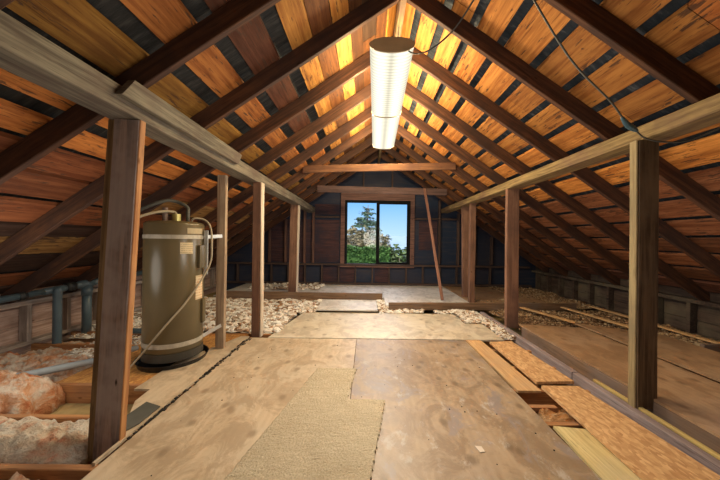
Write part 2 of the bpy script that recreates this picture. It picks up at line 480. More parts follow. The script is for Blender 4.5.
# right slope: wide boards, even dark gaps
gaps = [.15, .345, .55, .765, 1.02, 1.275, 1.51, 1.735, 1.97, 2.21, 2.45, 2.69, 2.93, 3.17, 3.41, 3.65, 3.89, 4.13, 4.37, 4.61]
edR = [(.03, .125)]
for i in range(len(gaps)-1):
    edR.append((gaps[i]+.034, gaps[i+1]-.034))
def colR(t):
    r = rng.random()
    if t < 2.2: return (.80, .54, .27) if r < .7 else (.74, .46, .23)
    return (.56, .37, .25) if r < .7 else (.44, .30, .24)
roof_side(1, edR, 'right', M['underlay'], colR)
# left slope: tight boards towards the ridge, gaps lower down
edL = []
for a, b in ((.03, .11), (.114, .2), (.204, .32), (.324, .42), (.424, .55), (.556, .70), (.706, .86)): edL.append((a, b))
t = .965
while t < 4.9:
    w = rng.uniform(.165, .20) if t < 2 else rng.uniform(.12, .20)
    edL.append((t, t+w)); t += w + (rng.uniform(.085, .125) if t < 2.0 else rng.uniform(.025, .085))
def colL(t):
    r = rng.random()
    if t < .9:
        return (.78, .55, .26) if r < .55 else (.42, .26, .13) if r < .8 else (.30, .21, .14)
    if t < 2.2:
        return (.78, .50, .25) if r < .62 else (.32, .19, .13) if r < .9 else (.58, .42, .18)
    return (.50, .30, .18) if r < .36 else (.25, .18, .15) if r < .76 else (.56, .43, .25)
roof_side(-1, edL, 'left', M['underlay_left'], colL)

# ridge board
rb = timber('ridge_board', (CX, -1.2, APEX+.045), (CX, YB, APEX+.045), .05, .17, M['purlin_right'], side=(1, 0, 0))
tag(rb, 'ridge board running along the peak of the roof above the lamps', 'ridge board')

# ------------------------------------------------------------------ rafters
ORD = ['', 'nearest the camera', 'second from the camera', 'third from the camera', 'fourth from the camera', 'fifth from the camera', 'sixth from the camera', 'seventh from the camera', 'eighth from the camera', 'last before the window wall']
RY = [1.021 + .62*k for k in range(10)]     # near faces
for sgn, nm in ((-1, 'left'), (1, 'right')):
    for k in range(10):
        if k == 0 and sgn == 1: continue
        y = RY[k] + .02
        h = RV*cosp
        def pt(t):   # centre line of the rafter
            return V((CX+sgn*t, y, APEX-PITCH*t)) + V((sgn*PITCH*cosp, 0, cosp))*0 + V((0, 0, RV/2))
        t0, t1 = .028, 4.32 if sgn > 0 else 4.32
        o = timber('rafter', pt(t0), pt(t1), .04, h, M['rafter'], side=(0, sgn, 0), sh0=-PITCH, sh1=-PITCH, wob=.003)
        if k == 0:
            tag(o, 'dark rafter at the upper left corner of the photo, barely in view', 'rafter', 'rafters of the left slope')
        else:
            extra = {1: ', its underside bright orange', 4: '', 9: ''}.get(k, '')
            tag(o, f'dark brown rafter on the {nm} roof slope, {ORD[k]}{extra}', 'rafter', f'rafters of the {nm} slope')

# ------------------------------------------------------------------ purlins and their splice
pl = timber('purlin_beam', (-1.365, -1.4, 1.8475), (-1.365, YB, 1.8475), .17, .127, M['purlin'], side=(1, 0, 0), wob=.003)
tag(pl, 'long grey timber beam under the left rafters, resting on four posts', 'beam', 'long beams under the rafters')
sp = timber('splice_plank', (-1.262, 1.50, 1.905), (-1.262, 2.82, 1.895), .04, .115, M['purlin'], side=(1, 0, 0), sh0=-.7, sh1=-.7, wob=.001)
tag(sp, 'short grey plank nailed along the face of the left beam behind the big post', 'plank')
pr = timber('purlin_beam', (1.886, -1.4, 1.863), (1.886, YB, 1.863), .178, .096, M['purlin_right'], side=(1, 0, 0), wob=.003)
tag(pr, 'long yellowish timber beam under the right rafters, resting on the right posts', 'beam', 'long beams under the rafters')

# ------------------------------------------------------------------ posts
def post(parts, label):
    root = None
    p0 = parts[0]
    base = V(p0[0])
    root = empty('support_post', base)
    for (b, t_, wx, wy, mat, nm) in parts:
        timber(nm, b, t_, wx, wy, mat, side=(1, 0, 0), wob=.0025, parent=root)
    return tag(root, label, 'post')
def single_post(b, t_, wx, wy, mat, label):
    o = timber('support_post', b, t_, wx, wy, mat, side=(1, 0, 0), wob=.0025)
    return tag(o, label, 'post')
post([((-1.437, 1.625, -.12), (-1.352, 1.64, 1.784), .143, .042, M['post_purple'], 'post_board'),
      ((-1.530, 1.645, -.12), (-1.448, 1.66, 1.79), .045, .05, M['post_olive'], 'nailer'),
      ((-1.363, 1.627, -.12), (-1.278, 1.642, 1.784), .008, .043, M['joist'], 'edge_strip')],  # strip added in orange to paint lamp light on this face
     'big leaning purplish weathered post of doubled boards, nearest on the left')
single_post((-1.497, 2.99, .0), (-1.497, 2.99, 1.775), .087, .05, M['post_tan'], 'slim tan post just right of the water heater')
post([((-1.285, 3.42, -.02), (-1.292, 3.42, 1.784), .092, .09, M['post_brown'], 'post_core'),
      ((-1.231, 3.42, -.02), (-1.238, 3.42, 1.784), .014, .09, M['post_lit'], 'lit_face_strip')],
     'square brown post with a right face painted pale as lit, second from the window on the left')
post([((-1.42, 5.60, -.0), (-1.40, 5.60, 1.784), .14, .14, M['post_brown'], 'post_core'),
      ((-1.342, 5.60, -.0), (-1.322, 5.60, 1.784), .014, .14, M['post_lit'], 'lit_face_strip')],
     'red-brown post with an edge painted pale as lit, farthest on the left, behind the low joist')
post([((1.868, 1.94, .04), (1.853, 1.94, 1.815), .135, .055, M['post_dark'], 'post_board'),
      ((1.794, 1.945, .04), (1.779, 1.945, 1.815), .012, .055, M['post_lit_straw'], 'lit_face_strip')],
     'large dark brown post with a left edge painted yellowish as lit, nearest on the right')
single_post((1.885, 3.76, .03), (1.875, 3.76, 1.815), .155, .06, M['post_brown'], 'brown post in the middle of the right row, standing on the grey sill')
single_post((1.90, 5.24, .0), (1.90, 5.24, 1.815), .095, .09, M['post_brown'], 'thin brown post, right-hand one of the far right pair')
single_post((1.975, 5.75, .04), (1.945, 5.75, 1.815), .14, .09, M['post_brown'], 'wider brown post, left-hand one of the far right pair')

# ------------------------------------------------------------------ collar ties, brace
o = timber('collar_tie', (-1.06, 4.715, 2.265), (1.42, 4.715, 2.35), .04, .115, M['tie'], side=(0, 1, 0), wob=.002)
tag(o, 'orange-lit collar tie board crossing below the far end of the lamps', 'collar tie')
o = timber('collar_tie', (-1.03, 5.94, 2.165), (1.62, 5.94, 2.13), .04, .135, M['tie_dark'], side=(0, 1, 0), wob=.002)
tag(o, 'dull brown collar tie board crossing just above the window', 'collar tie')
o = timber('brace_board', (1.31, 4.98, .115), (1.155, 5.90, 2.19), .05, .03, M['brace'], side=(1, -.25, 0), wob=.003)
tag(o, 'thin reddish brace board leaning from the floor up to the collar tie right of window', 'brace')

# ------------------------------------------------------------------ gable walls
def roofz(x): return APEX + RV - PITCH*abs(x-CX)
WX0, WX1, WZ0, WZ1 = -.545, 1.05, .545, 2.065
bm = bmesh.new()
y0, y1 = YB, YB+.1
XA, XB = -3.9, 4.4
add_prism(bm, [(XA, -.3), (WX0, -.3), (WX0, roofz(WX0)), (XA, roofz(XA))], y0, y1)
add_prism(bm, [(WX1, -.3), (XB, -.3), (XB, roofz(XB)), (WX1, roofz(WX1))], y0, y1)
add_prism(bm, [(WX0, -.3), (WX1, -.3), (WX1, WZ0), (WX0, WZ0)], y0, y1)
add_prism(bm, [(WX0, WZ1), (WX1, WZ1), (WX1, roofz(WX1)), (CX, roofz(CX)), (WX0, roofz(WX0))], y0, y1)
wb = tag(mesh_obj('wall_back', bm, M['paper']), kind='structure')
# sheathing panels and framing on the gable
bm = bmesh.new()
for (a, b, z0, z1) in ((-2.36, -1.99, .57, 1.6), (-1.50, -.68, .57, 1.62), (-1.29, -.68, 1.74, 2.0), (-1.97, -1.53, .57, 1.62), (1.27, 1.72, .9, 1.62), (-1.1, -.3, .1, .5), (.2, .55, .1, .5), (-1.9, -1.5, .1, .5)):
    z = z0; 
    while z < z1-.05:
        zz = min(z+.19, z1)
        add_box(bm, (a, YB-.012, z), (b, YB+.01, zz-.006)); z = zz
mesh_obj('sheathing_panel', bm, M['red_board'], wb)
def wstud(x, z0, z1, mat, w=.04, nm='stud'):
    return timber(nm, (x, YB-.045, z0), (x, YB-.045, z1), w, .09, mat, side=(1, 0, 0), parent=wb, wob=.001)
for x in (-2.37, -1.98, -1.52, -1.31):
    wstud(x, .56, min(under(x)+.1, 1.9 if x == -1.31 else 9), M['stud'], .05)
for x in (1.76, 2.22, 2.63, 3.04):
    wstud(x, .56, under(x)+.1, M['stud_dark'] if x < 2.5 else M['stud_dark'], .05)
for x in (-.1, .6): wstud(x, 2.25, under(x)+.1, M['stud_dark'], .04)
timber('plate', (-3.4, YB-.05, .53), (3.95, YB-.05, .515), .10, .045, M['stud_dark'], side=(0, 1, 0), parent=wb, wob=.001)
timber('plate', (-3.5, YB-.05, .065), (4.0, YB-.05, .065), .10, .04, M['stud_dark'], side=(0, 1, 0), parent=wb, wob=.001)
x = -3.14
while x < 3.8:
    wstud(x, .08, .505, M['stud_dark'], .035, 'stud'); x += .41
for (a, b, z) in ((-1.28, -.68, 1.68), (1.17, 1.74, 1.66), (1.80, 2.2, 1.66)):
    timber('fire_block', (a, YB-.045, z), (b, YB-.045, z), .09, .045, M['stud_dark'], side=(0, 1, 0), parent=wb, wob=.001)

# window
w1 = bmesh.new()
cw = .10
for lo, hi in (((WX0-cw, YB-.075, WZ0-.04), (WX0, YB+.0, WZ1+.03)), ((WX1, YB-.075, WZ0-.04), (WX1+cw, YB+.0, WZ1+.03)), ((WX0-cw, YB-.08, WZ1+.03), (WX1+cw, YB+.0, WZ1+.2)), ((WX0-cw, YB-.09, WZ0-.08), (WX1+cw, YB+.0, WZ0-.04))):
    add_box(w1, lo, hi)
win = tag(mesh_obj('window_1', w1, M['casing']), kind='structure')
bm = bmesh.new()
fy0, fy1 = YB-.06, YB+.10
for lo, hi in (((WX0, fy0, WZ0-.04), (WX0+.035, fy1, WZ1+.03)), ((WX1-.035, fy0, WZ0-.04), (WX1, fy1, WZ1+.03)), ((WX0+.035, fy0, WZ1-.01), (WX1-.035, fy1, WZ1+.03)), ((WX0+.035, fy0, WZ0-.04), (WX1-.035, fy1, WZ0+.0))):
    add_box(bm, lo, hi)
mesh_obj('window_frame', bm, M['black_alu'], win)
mid = .262
def sash(x0, x1, y, w, wl):
    bm = bmesh.new()
    z0, z1 = WZ0, WZ1-.01
    add_box(bm, (x0, y, z0), (x0+wl, y+.03, z1)); add_box(bm, (x1-w, y, z0), (x1, y+.03, z1))
    add_box(bm, (x0+wl, y, z0), (x1-w, y+.03, z0+w)); add_box(bm, (x0+wl, y, z1-w), (x1-w, y+.03, z1))
    o = mesh_obj('sash', bm, M['black_alu'], win)
    bm = bmesh.new(); add_box(bm, (x0+wl, y+.012, z0+w), (x1-w, y+.018, z1-w))
    mesh_obj('pane', bm, M['glass'], o)
sash(mid-.04, WX1-.035, YB-.03, .045, .08)
sash(WX0+.035, mid+.03, YB+.02, .012, .02)

# gable behind the photographer
bm = bmesh.new()
add_prism(bm, [(XA, -.3), (XB, -.3), (XB, roofz(XB)), (CX, roofz(CX)), (XA, roofz(XA))], YF-.1, YF)
tag(mesh_obj('wall_front', bm, M['front_wall']), kind='structure')

# knee walls
def knee(x, sgn, mat, smat, pmat, name, y_from, y_to):
    bm = bmesh.new()
    z = -.2
    while z < .62:
        add_box(bm, (min(x+sgn*.10, x+sgn*.13), YF, z), (max(x+sgn*.10, x+sgn*.13), YB, z+.185)); z += .19
    w = tag(mesh_obj(name, bm, mat), kind='structure')
    timber('plate', (x+sgn*.05, YF, .425), (x+sgn*.05, YB, .425), .10, .05, pmat, side=(1, 0, 0), parent=w, wob=.003)
    timber('plate', (x+sgn*.05, YF, -.0), (x+sgn*.05, YB, -.0), .10, .04, pmat, side=(1, 0, 0), parent=w, wob=.002)
    y = y_from
    while y < y_to:
        timber('stud', (x+sgn*.05, y, .02), (x+sgn*.05, y, .40), .045, .09, smat, side=(0, 1, 0), parent=w, wob=.002)
        y += .41
    return w
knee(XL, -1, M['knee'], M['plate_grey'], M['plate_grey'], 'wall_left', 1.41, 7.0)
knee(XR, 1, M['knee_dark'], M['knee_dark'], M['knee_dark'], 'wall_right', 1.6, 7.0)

# ------------------------------------------------------------------ floor structure
bm = bmesh.new(); add_box(bm, (XL-.2, YF, -.26), (XR+.2, YB, -.165))
tag(mesh_obj('floor', bm, M['subfloor']), kind='structure')
# joists (span from side to side), only those that show in the open bays
jl = {1.01: 'frontmost floor joist at the lower left edge of the photo', 1.425: 'pale joist between the front batt and the cream insulation',
      1.83: 'joist with a pale top behind the cream insulation batt at left', 2.24: 'orange-brown joist in front of the water heater boards',
      2.65: 'joist beneath the water heater', 3.06: 'joist beside the slim tan post, mostly buried', 3.47: 'joist under the seam behind the main plywood'}
for y, lb in jl.items():
    o = timber('floor_joist', (XL, y+.02, -.0925), (XR, y+.02, -.0925), .04, .145, M['joist'], side=(0, 1, 0), wob=.002)
    tag(o, lb, 'joist', 'floor joists running from side to side')

def sheet(name, poly, z0, z1, mat, label, cat='plywood sheet', group=None, tilt=None, bow=0.0):
    bm = bmesh.new(); add_prism(bm, poly, z0, z1, 'z')
    cx = sum(p[0] for p in poly)/len(poly); cy = sum(p[1] for p in poly)/len(poly)
    for v in bm.verts: v.co -= V((cx, cy, 0))
    o = mesh_obj(name, bm, mat); o.location = (cx, cy, 0)
    if tilt: o.rotation_euler = tilt
    return tag(o, label, cat, group)
def rect(x0, y0, x1, y1): return [(x0, y0), (x1, y0), (x1, y1), (x0, y1)]
sheet('plywood_sheet', rect(-1.31, .87, -.105, 3.305), -.02, 0, M['ply'], 'large pale plywood sheet under the left side of the carpet')
sheet('plywood_sheet', rect(-.10, .87, 1.135, 3.305), -.02, 0, M['ply_stained'], 'large stained brown plywood sheet on the right of the carpet')
sheet('plywood_sheet', [(-1.12, 3.325), (1.60, 3.345), (1.60, 4.50), (-.96, 4.50)], -.02, -.002, M['ply_light'], 'pale plywood sheet laid crosswise behind the two large front sheets')
sheet('plywood_sheet', rect(-.78, 4.52, .18, 5.28), .02, .038, M['ply_grey'], 'small white panel lying before the low left joist', 'panel')
sheet('plywood_sheet', [(-1.345, 1.45), (-1.345, 3.36), (-1.44, 3.36), (-1.72, 2.65), (-1.72, 2.16), (-1.60, 2.16), (-1.585, 2.0), (-1.36, 1.60), (-1.36, 1.45)], -.02, -.003, M['ply'], 'narrow pale plywood strip between the main floor and the water heater')
sheet('plywood_sheet', rect(-2.42, 2.25, -1.40, 3.5), -.04, -.021, M['osb_orange'], 'orange strand board sheet under the black heater pan', 'board')
sheet('platform_sheet', rect(-2.9, 5.50, .33, YB-.1), .022, .04, M['ply_grey'], 'pale floor sheet painted whiter for window glare behind the low left joist, below the window')
sheet('platform_sheet', rect(.335, 4.86, 1.84, YB-.1), .022, .04, M['ply_grey'], 'pale floor sheet painted whiter for window glare behind the low right joist, around the brace foot')
sheet('platform_sheet', rect(1.86, 4.9, 3.3, YB-.1), .015, .033, M['ply_brown'], 'brownish floor sheet behind the far right posts')
# boards in the strip beside the main floor
sheet('floor_board', [(1.165, 2.21), (1.345, 2.21), (1.32, 3.32), (1.15, 3.32)], -.018, -.001, M['orange_board'], 'narrow orange board along the right edge of the main floor', 'board')
sheet('floor_board', [(1.355, 2.29), (1.665, 2.31), (1.62, 3.22), (1.365, 3.19)], .008, .03, M['osb'], 'far strand board panel beside the grey sill, behind its longer twin', 'board')
sheet('floor_board', [(1.355, 2.23), (1.645, 2.23), (1.70, 1.35), (1.32, 1.30)], .008, .03, M['osb'], 'near strand board panel beside the grey sill, reaching to the photo bottom', 'board')
sheet('floor_board', [(1.165, 1.79), (1.375, 1.76), (1.36, 1.2), (1.135, 1.2)], -.018, -.001, M['yellow_board'], 'pale yellow board at the lower right of the main floor', 'board')
sheet('floor_board', [(1.155, 2.06), (1.345, 2.06), (1.345, 2.02), (1.155, 2.02)], -.05, -.022, M['joist'], 'short wooden block across the open gap right of the main floor', 'block')
# low joists across the back
o = timber('low_joist', (-2.75, 5.44, .068), (.30, 5.40, .068), .045, .14, M['sill_brown'], side=(0, 1, 0)); tag(o, 'low red-brown joist on edge across the floor, left of centre', 'joist')
o = timber('low_joist', (.37, 4.73, .055), (3.52, 4.87, .055), .045, .12, M['sill_brown'], side=(0, 1, 0)); tag(o, 'low brown joist on edge across the floor, right of centre', 'joist')
# sill line and platform on the right
o = timber('sill_beam', (1.772, -.2, -.03), (1.772, 2.44, -.03), .055, .14, M['sill'], side=(1, 0, 0)); tag(o, 'grey lavender sill plank on edge, near length under the dark post', 'sill')
o = timber('sill_beam', (1.772, 2.45, -.03), (1.80, 4.5, -.03), .055, .14, M['sill'], side=(1, 0, 0)); tag(o, 'grey lavender sill plank on edge, far length up to the middle post', 'sill')
o = timber('edge_strip', (1.82, .2, .045), (1.82, 2.3, .045), .028, .02, M['mustard'], side=(1, 0, 0)); tag(o, 'thin mustard strip along the grey sill beside the dark post', 'strip')
o = timber('platform_joist', (1.925, -.2, .02), (1.925, 3.55, .02), .04, .14, M['sill_brown'], side=(1, 0, 0)); tag(o, 'brown joist edging the raised right platform', 'joist')
sheet('platform_sheet', [(1.90, -.6), (2.62, -.6), (2.61, 3.5), (1.91, 3.62)], .092, .108, M['ply_brown'], 'long brown platform sheet just right of the dark posts')
sheet('platform_sheet', [(2.70, -.6), (3.40, -.6), (3.36, 3.25), (2.67, 3.7)], .092, .108, M['ply_brown'], 'long brown platform sheet nearest the right knee wall')
for i, (a, b, lb) in enumerate((((2.72, 3.75, .10), (2.55, 4.75, .06), 'thin pale batten in the debris behind the right platform, left one'), ((3.30, 3.45, .10), (3.25, 4.8, .06), 'thin pale batten in the debris behind the right platform, right one'), ((3.75, 2.6, .09), (3.80, 4.9, .06), 'thin pale batten along the foot of the right knee wall'))):
    o = timber('batten', a, b, .07, .02, M['orange_board'], side=(1, 0, 0), wob=.006); tag(o, lb, 'batten', 'thin battens in the right debris')
for i, (y, lb) in enumerate(((2.55, 'dark stub joist by the right knee wall, nearer one'), (2.95, 'dark stub joist by the right knee wall, farther one'))):
    o = timber('stub_joist', (3.42, y, .06), (4.04, y, .06), .04, .12, M['sill_brown'], side=(0, 1, 0)); tag(o, lb, 'joist')

# ------------------------------------------------------------------ insulation
def fbm(x, y, s, o=5): return noise.fractal(V((x, y, s)), 1.0, 2.1, o)
def batt(name, x0, y0, x1, y1, zb, zt, amp, mat, seed, label, freq=5.0, cat='insulation batt', ragged=.05):
    bm = bmesh.new()
    st = .012
    nx, ny = int((x1-x0)/st), int((y1-y0)/st)
    g = {}
    for i in range(nx+1):
        for j in range(ny+1):
            u, v = i/nx, j/ny
            x = x0+(x1-x0)*u; y = y0+(y1-y0)*v
            e = min(u, 1-u)*(x1-x0); f = min(v, 1-v)*(y1-y0)
            ed = min(1, (min(e, f)/.09))**.5
            r = fbm(x*freq, y*freq, seed); r2 = 1-abs(noise.noise(V((x*freq*.8, y*freq*1.4, seed+9))))*2.2
            z = zb + (zt-zb)*(.35+.65*ed) + amp*(.6*r+.45*r2)*ed + .016*noise.noise(V((x*52, y*52, seed))) + .045*abs(noise.noise(V((x*15, y*22, seed)))) - .03*abs(noise.noise(V((x*9, y*12, seed+4)))) 
            dx = ragged*noise.noise(V((x*7, y*7, seed+3))); dy = ragged*.6*noise.noise(V((x*7, y*7, seed+5)))
            g[i, j] = bm.verts.new((x+dx, y+dy, max(z, zb+.01)))
    for i in range(nx):
        for j in range(ny):
            bm.faces.new((g[i, j], g[i+1, j], g[i+1, j+1], g[i, j+1]))
    rim = [g[i, 0] for i in range(nx+1)] + [g[nx, j] for j in range(1, ny+1)] + [g[i, ny] for i in range(nx-1, -1, -1)] + [g[0, j] for j in range(ny-1, 0, -1)]
    low = [bm.verts.new((v.co.x, v.co.y, zb)) for v in rim]
    n = len(rim)
    for i in range(n): bm.faces.new((rim[i], low[i], low[(i+1) % n], rim[(i+1) % n]))
    bm.faces.new(low)
    o = mesh_obj(name, bm, mat, smooth=True)
    return tag(o, label, cat)
batt('insulation_batt', -2.95, 1.47, -1.56, 1.82, -.16, .015, .045, M['ins_cream'], 1, 'broad cream and pink insulation batt at lower left, in front of the pale joist')
batt('insulation_batt', -2.75, 1.06, -1.50, 1.41, -.16, -.01, .05, M['ins_cream'], 2, 'cream insulation batt lowest in the left corner, next to the big post')
batt('insulation_batt', -3.45, 1.87, -2.28, 2.24, -.16, .07, .08, M['ins_pink'], 3, 'rumpled orange-pink insulation heap left of the open cavity', 6)
batt('insulation_batt', -3.50, 2.31, -2.45, 2.80, -.16, -.01, .07, M['ins_pink'], 4, 'pink insulation batt behind the lying grey pipe', 6)
batt('insulation_batt', -3.50, 2.86, -2.50, 3.35, -.16, -.08, .05, M['ins_pink'], 5, 'fluffy pink insulation around the foot of the nearer standing pipe', 6)
batt('insulation_batt', -3.46, 1.40, -3.0, 1.84, -.16, .06, .05, M['ins_pink'], 8, 'orange-pink insulation tuft at the left edge of the photo', 6)
batt('insulation_batt', 1.20, 1.86, 1.52, 2.12, -.16, -.05, .03, M['ins_orange'], 6, 'tan insulation tuft showing in the gap right of the main floor', 7)
batt('insulation_batt', 1.18, 2.27, 1.6, 2.62, -.16, -.07, .03, M['ins_orange'], 7, 'orange insulation deep under the strand boards', 7)

# rubble fields (beyond counting)
def rubble(name, regions, n, smin, smax, mat, seed, label, zf, flat=.7):
    r = random.Random(seed); bm = bmesh.new()
    ico = bmesh.new(); bmesh.ops.create_icosphere(ico, subdivisions=1, radius=1)
    iv = [v.co.copy() for v in ico.verts]; ifc = [[v.index for v in f.verts] for f in ico.faces]; ico.free()
    area = [abs((b[2]-b[0])*(b[3]-b[1])) for b in regions]
    for q in range(n):
        b = r.choices(regions, area)[0]
        x, y = r.uniform(b[0], b[2]), r.uniform(b[1], b[3])
        s = smin+(smax-smin)*r.random()**2.2
        z = zf + .05*max(0, .3+noise.noise(V((x*2.5, y*2.5, seed)))) + r.random()*.02
        R = Matrix.Rotation(r.random()*6.28, 3, 'Z') @ Matrix.Rotation(r.random()*6.28, 3, 'X')
        k = [r.uniform(.35, 1.45) for _ in iv]
        vs = [bm.verts.new(V((x, y, z)) + V((*(R @ V((p.x*s*1.3, p.y*s, p.z*s*.8))*kk).to_tuple()[:2], (R @ V((p.x*s*1.3, p.y*s, p.z*s*.8))*kk).z*flat))) for p, kk in zip(iv, k)]
        for f in ifc: bm.faces.new([vs[i] for i in f])
    # bed of fines under the lumps
    for b in regions:
        nx, ny = max(4, int((b[2]-b[0])/.05)), max(4, int((b[3]-b[1])/.05)); g = {}
        for i in range(nx+1):
            for j in range(ny+1):
                x = b[0]+(b[2]-b[0])*i/nx; y = b[1]+(b[3]-b[1])*j/ny
                g[i, j] = bm.verts.new((x, y, zf + .05*max(0, .3+noise.noise(V((x*2.5, y*2.5, seed)))) - .004 + .012*noise.noise(V((x*20, y*20, 1)))))
        for i in range(nx):
            for j in range(ny): bm.faces.new((g[i, j], g[i+1, j], g[i+1, j+1], g[i, j+1]))
    return tag(mesh_obj(name, bm, mat), label, 'debris', kind='stuff')
rubble('rubble', [(-3.45, 3.52, -1.42, 5.40), (-1.42, 3.50, -1.08, 5.4), (-1.10, 4.5, -.80, 5.38)], 6000, .007, .05, M['rubble'], 3, 'crumbled white and tan insulation rubble left of the crosswise plywood', -.03)
rubble('rubble', [(1.1, 4.52, 1.75, 4.68), (1.62, 3.4, 1.76, 4.68), (1.35, 4.0, 1.6, 4.68), (.22, 4.52, .9, 4.66), (.2, 4.7, .36, 5.4)], 2600, .006, .036, M['rubble'], 4, 'crumbled white rubble between the crosswise plywood and the low right joist', -.012)
rubble('rubble', [(1.96, 3.66, 4.0, 4.72), (3.42, 1.2, 4.02, 3.66), (1.96, 4.93, 4.0, 5.6), (2.9, 5.6, 4.0, 7.0)], 11000, .005, .020, M['rubble_tan'], 5, 'brown crumbly loose fill behind the raised right platform', .0)
rubble('rubble', [(-2.6, 6.2, -1.0, 7.0)], 400, .008, .04, M['rubble'], 6, 'scattered pale crumbs on the floor below the left gable wall', .04)
rubble('rubble', [(-3.45, 3.36, -2.5, 3.5), (-3.0, 2.5, -2.45, 3.4)], 1500, .006, .03, M['rubble'], 7, 'pale crumbs strewn around the standing pipes', -.07)
# grit on the floor seams
r = random.Random(9); bm = bmesh.new()
for i in range(150):
    y = r.uniform(1.6, 3.25); x = -1.325 + r.uniform(-.018, .03)*(y-1)/2; s = r.uniform(.004, .014)
    add_box(bm, (x, y, -.002), (x+s, y+s*1.6, s*.5))
for i in range(60):
    x, y = r.uniform(-1.2, 1.1), r.uniform(1.2, 3.2); s = r.uniform(.003, .007)
    add_box(bm, (x, y, 0), (x+s, y+s, s*.6))
tag(mesh_obj('grit', bm, M['cable_dark']), 'dark grit scattered along the seam at the left edge of the main floor', 'debris', kind='stuff')
o = timber('splinter', (1.03, 4.47, .004), (1.22, 4.60, .012), .018, .008, M['sill_brown'], side=(0, 1, 0)); tag(o, 'small dark splinter lying at the back edge of the crosswise plywood', 'splinter')
bm = bmesh.new(); add_prism(bm, [(.61, 1.60), (.645, 1.595), (.65, 1.555), (.62, 1.55)], .001, .004, 'z')
tag(mesh_obj('paper_scrap', bm, M['rubble']), 'small white paper scrap on the stained plywood', 'scrap')
sheet('shadow_patch', [(-1.36, 1.93), (-1.49, 1.98), (-1.50, 1.80), (-1.39, 1.66), (-1.36, 1.75)], .0, .006, M['cable_grey'], 'dark grey sheet painting in the shadow right of the big leaning post', 'scrap')  # thin sheet that paints in the grey shadow beside the post

# carpet remnant
poly = [(-.42, 2.525), (-.07, 2.53), (-.12, 2.045), (.15, 2.04), (-.02, 1.0), (-.72, 1.0)]
bm = bmesh.new()
def inside(x, y):
    c = False; n = len(poly)
    for i in range(n):
        (x1, y1), (x2, y2) = poly[i], poly[(i+1) % n]
        if (y1 > y) != (y2 > y) and x < (x2-x1)*(y-y1)/(y2-y1)+x1: c = not c
    return c
def dist_edge(x, y):
    d = 9
    for i in range(len(poly)):
        a, b = V((*poly[i], 0)), V((*poly[(i+1) % len(poly)], 0)); p = V((x, y, 0))
        t = max(0, min(1, (p-a).dot(b-a)/(b-a).length_squared)); d = min(d, (a+(b-a)*t-p).length)
    return d
st = .0085; g = {}
for i in range(int(.95/st)):
    for j in range(int(1.6/st)):
        x, y = -.76+i*st, .97+j*st
        jx = x + .006*noise.noise(V((x*40, y*40, 2))); jy = y+.006*noise.noise(V((x*40, y*40, 7)))
        if inside(jx, jy):
            d = dist_edge(x, y)
            g[i, j] = bm.verts.new((x, y, .004 + min(1, d/.012)*.009 + .0035*random.random() + .003*noise.noise(V((x*12, y*12, 0)))))
for (i, j), v in list(g.items()):
    q = [(i, j), (i+1, j), (i+1, j+1), (i, j+1)]
    if all(k in g for k in q): bm.faces.new([g[k] for k in q])
ext = bmesh.ops.extrude_face_region(bm, geom=bm.faces[:])
for v in [e for e in ext['geom'] if isinstance(e, bmesh.types.BMVert)]: v.co.z = .001
loose = [v for v in bm.verts if not v.link_faces]
bmesh.ops.delete(bm, geom=loose, context='VERTS')
tag(mesh_obj('carpet_remnant', bm, M['carpet']), 'stepped cream carpet remnant lying in the middle of the plywood floor', 'carpet')

# ------------------------------------------------------------------ water heater
HX, HY = -1.80, 2.72
toC = V((1.80, -2.72, 0)).normalized(); rt = V((toC.y*-1, toC.x, 0))   # rt: to the right as seen from the room centre
def hdir(deg): a = math.radians(deg); return toC*math.cos(a)+rt*math.sin(a)
hroot = tag(empty('water_heater', (HX, HY, 0)), 'tall olive-brown cylindrical water heater standing in a black pan', 'water heater')
bm = bmesh.new(); R0 = .24
add_lathe(bm, [(0, .06), (R0-.004, .06), (R0-.004, .12), (R0, .125), (R0, 1.245), (R0-.006, 1.26), (R0-.03, 1.272), (0, 1.29)], 64)
tank = mesh_obj('tank', bm, M['tank'], hroot, smooth=False)
for p in tank.data.polygons: p.use_smooth = abs(p.normal.z) < .5
bm = bmesh.new(); add_lathe(bm, [(R0-.003, .045), (R0+.003, .045), (R0+.003, .115), (R0-.003, .115)], 64); mesh_obj('base_ring', bm, M['tank_dark'], hroot)
def band(z, h, r=R0+.004, w=.003):
    bm = bmesh.new(); add_lathe(bm, [(r-w, z-h/2), (r, z-h/2), (r, z+h/2), (r-w, z+h/2), (r-w, z-h/2)], 64); return bm
mesh_obj('strap', band(1.135, .035), M['strap'], hroot); mesh_obj('strap', band(.185, .04), M['strap'], hroot)
def patch(name, d0, d1, z0, z1, r, th, mat, parent=hroot):
    bm = bmesh.new(); n = 8; A = []
    for i in range(n+1):
        d = hdir(d0+(d1-d0)*i/n)
        A.append([bm.verts.new(d*rr+V((0, 0, z))) for rr, z in ((r, z0), (r+th, z0), (r+th, z1), (r, z1))])
    for a, b in zip(A, A[1:]):
        for k in range(4): bm.faces.new((a[k], a[(k+1) % 4], b[(k+1) % 4], b[k]))
    bm.faces.new(A[0]); bm.faces.new(A[-1][::-1])
    return mesh_obj(name, bm, mat, parent)
patch('rating_label', 9, 34, .985, 1.085, R0+.0005, .002, M['label'])
patch('warning_label', 42, 66, .56, .78, R0+.0005, .002, M['label2'])
patch('name_label', 22, 62, 1.165, 1.215, R0+.0005, .002, M['label3'])
cv = patch('element_cover', 46, 70, .85, 1.06, R0, .028, M['tank'])
patch('element_cover', 60, 80, .33, .55, R0, .02, M['tank'])
patch('conduit', 66, 72, .78, 1.20, R0+.012, .03, M['galv'], parent=cv)
bm = bmesh.new()
d = hdir(10)*.05
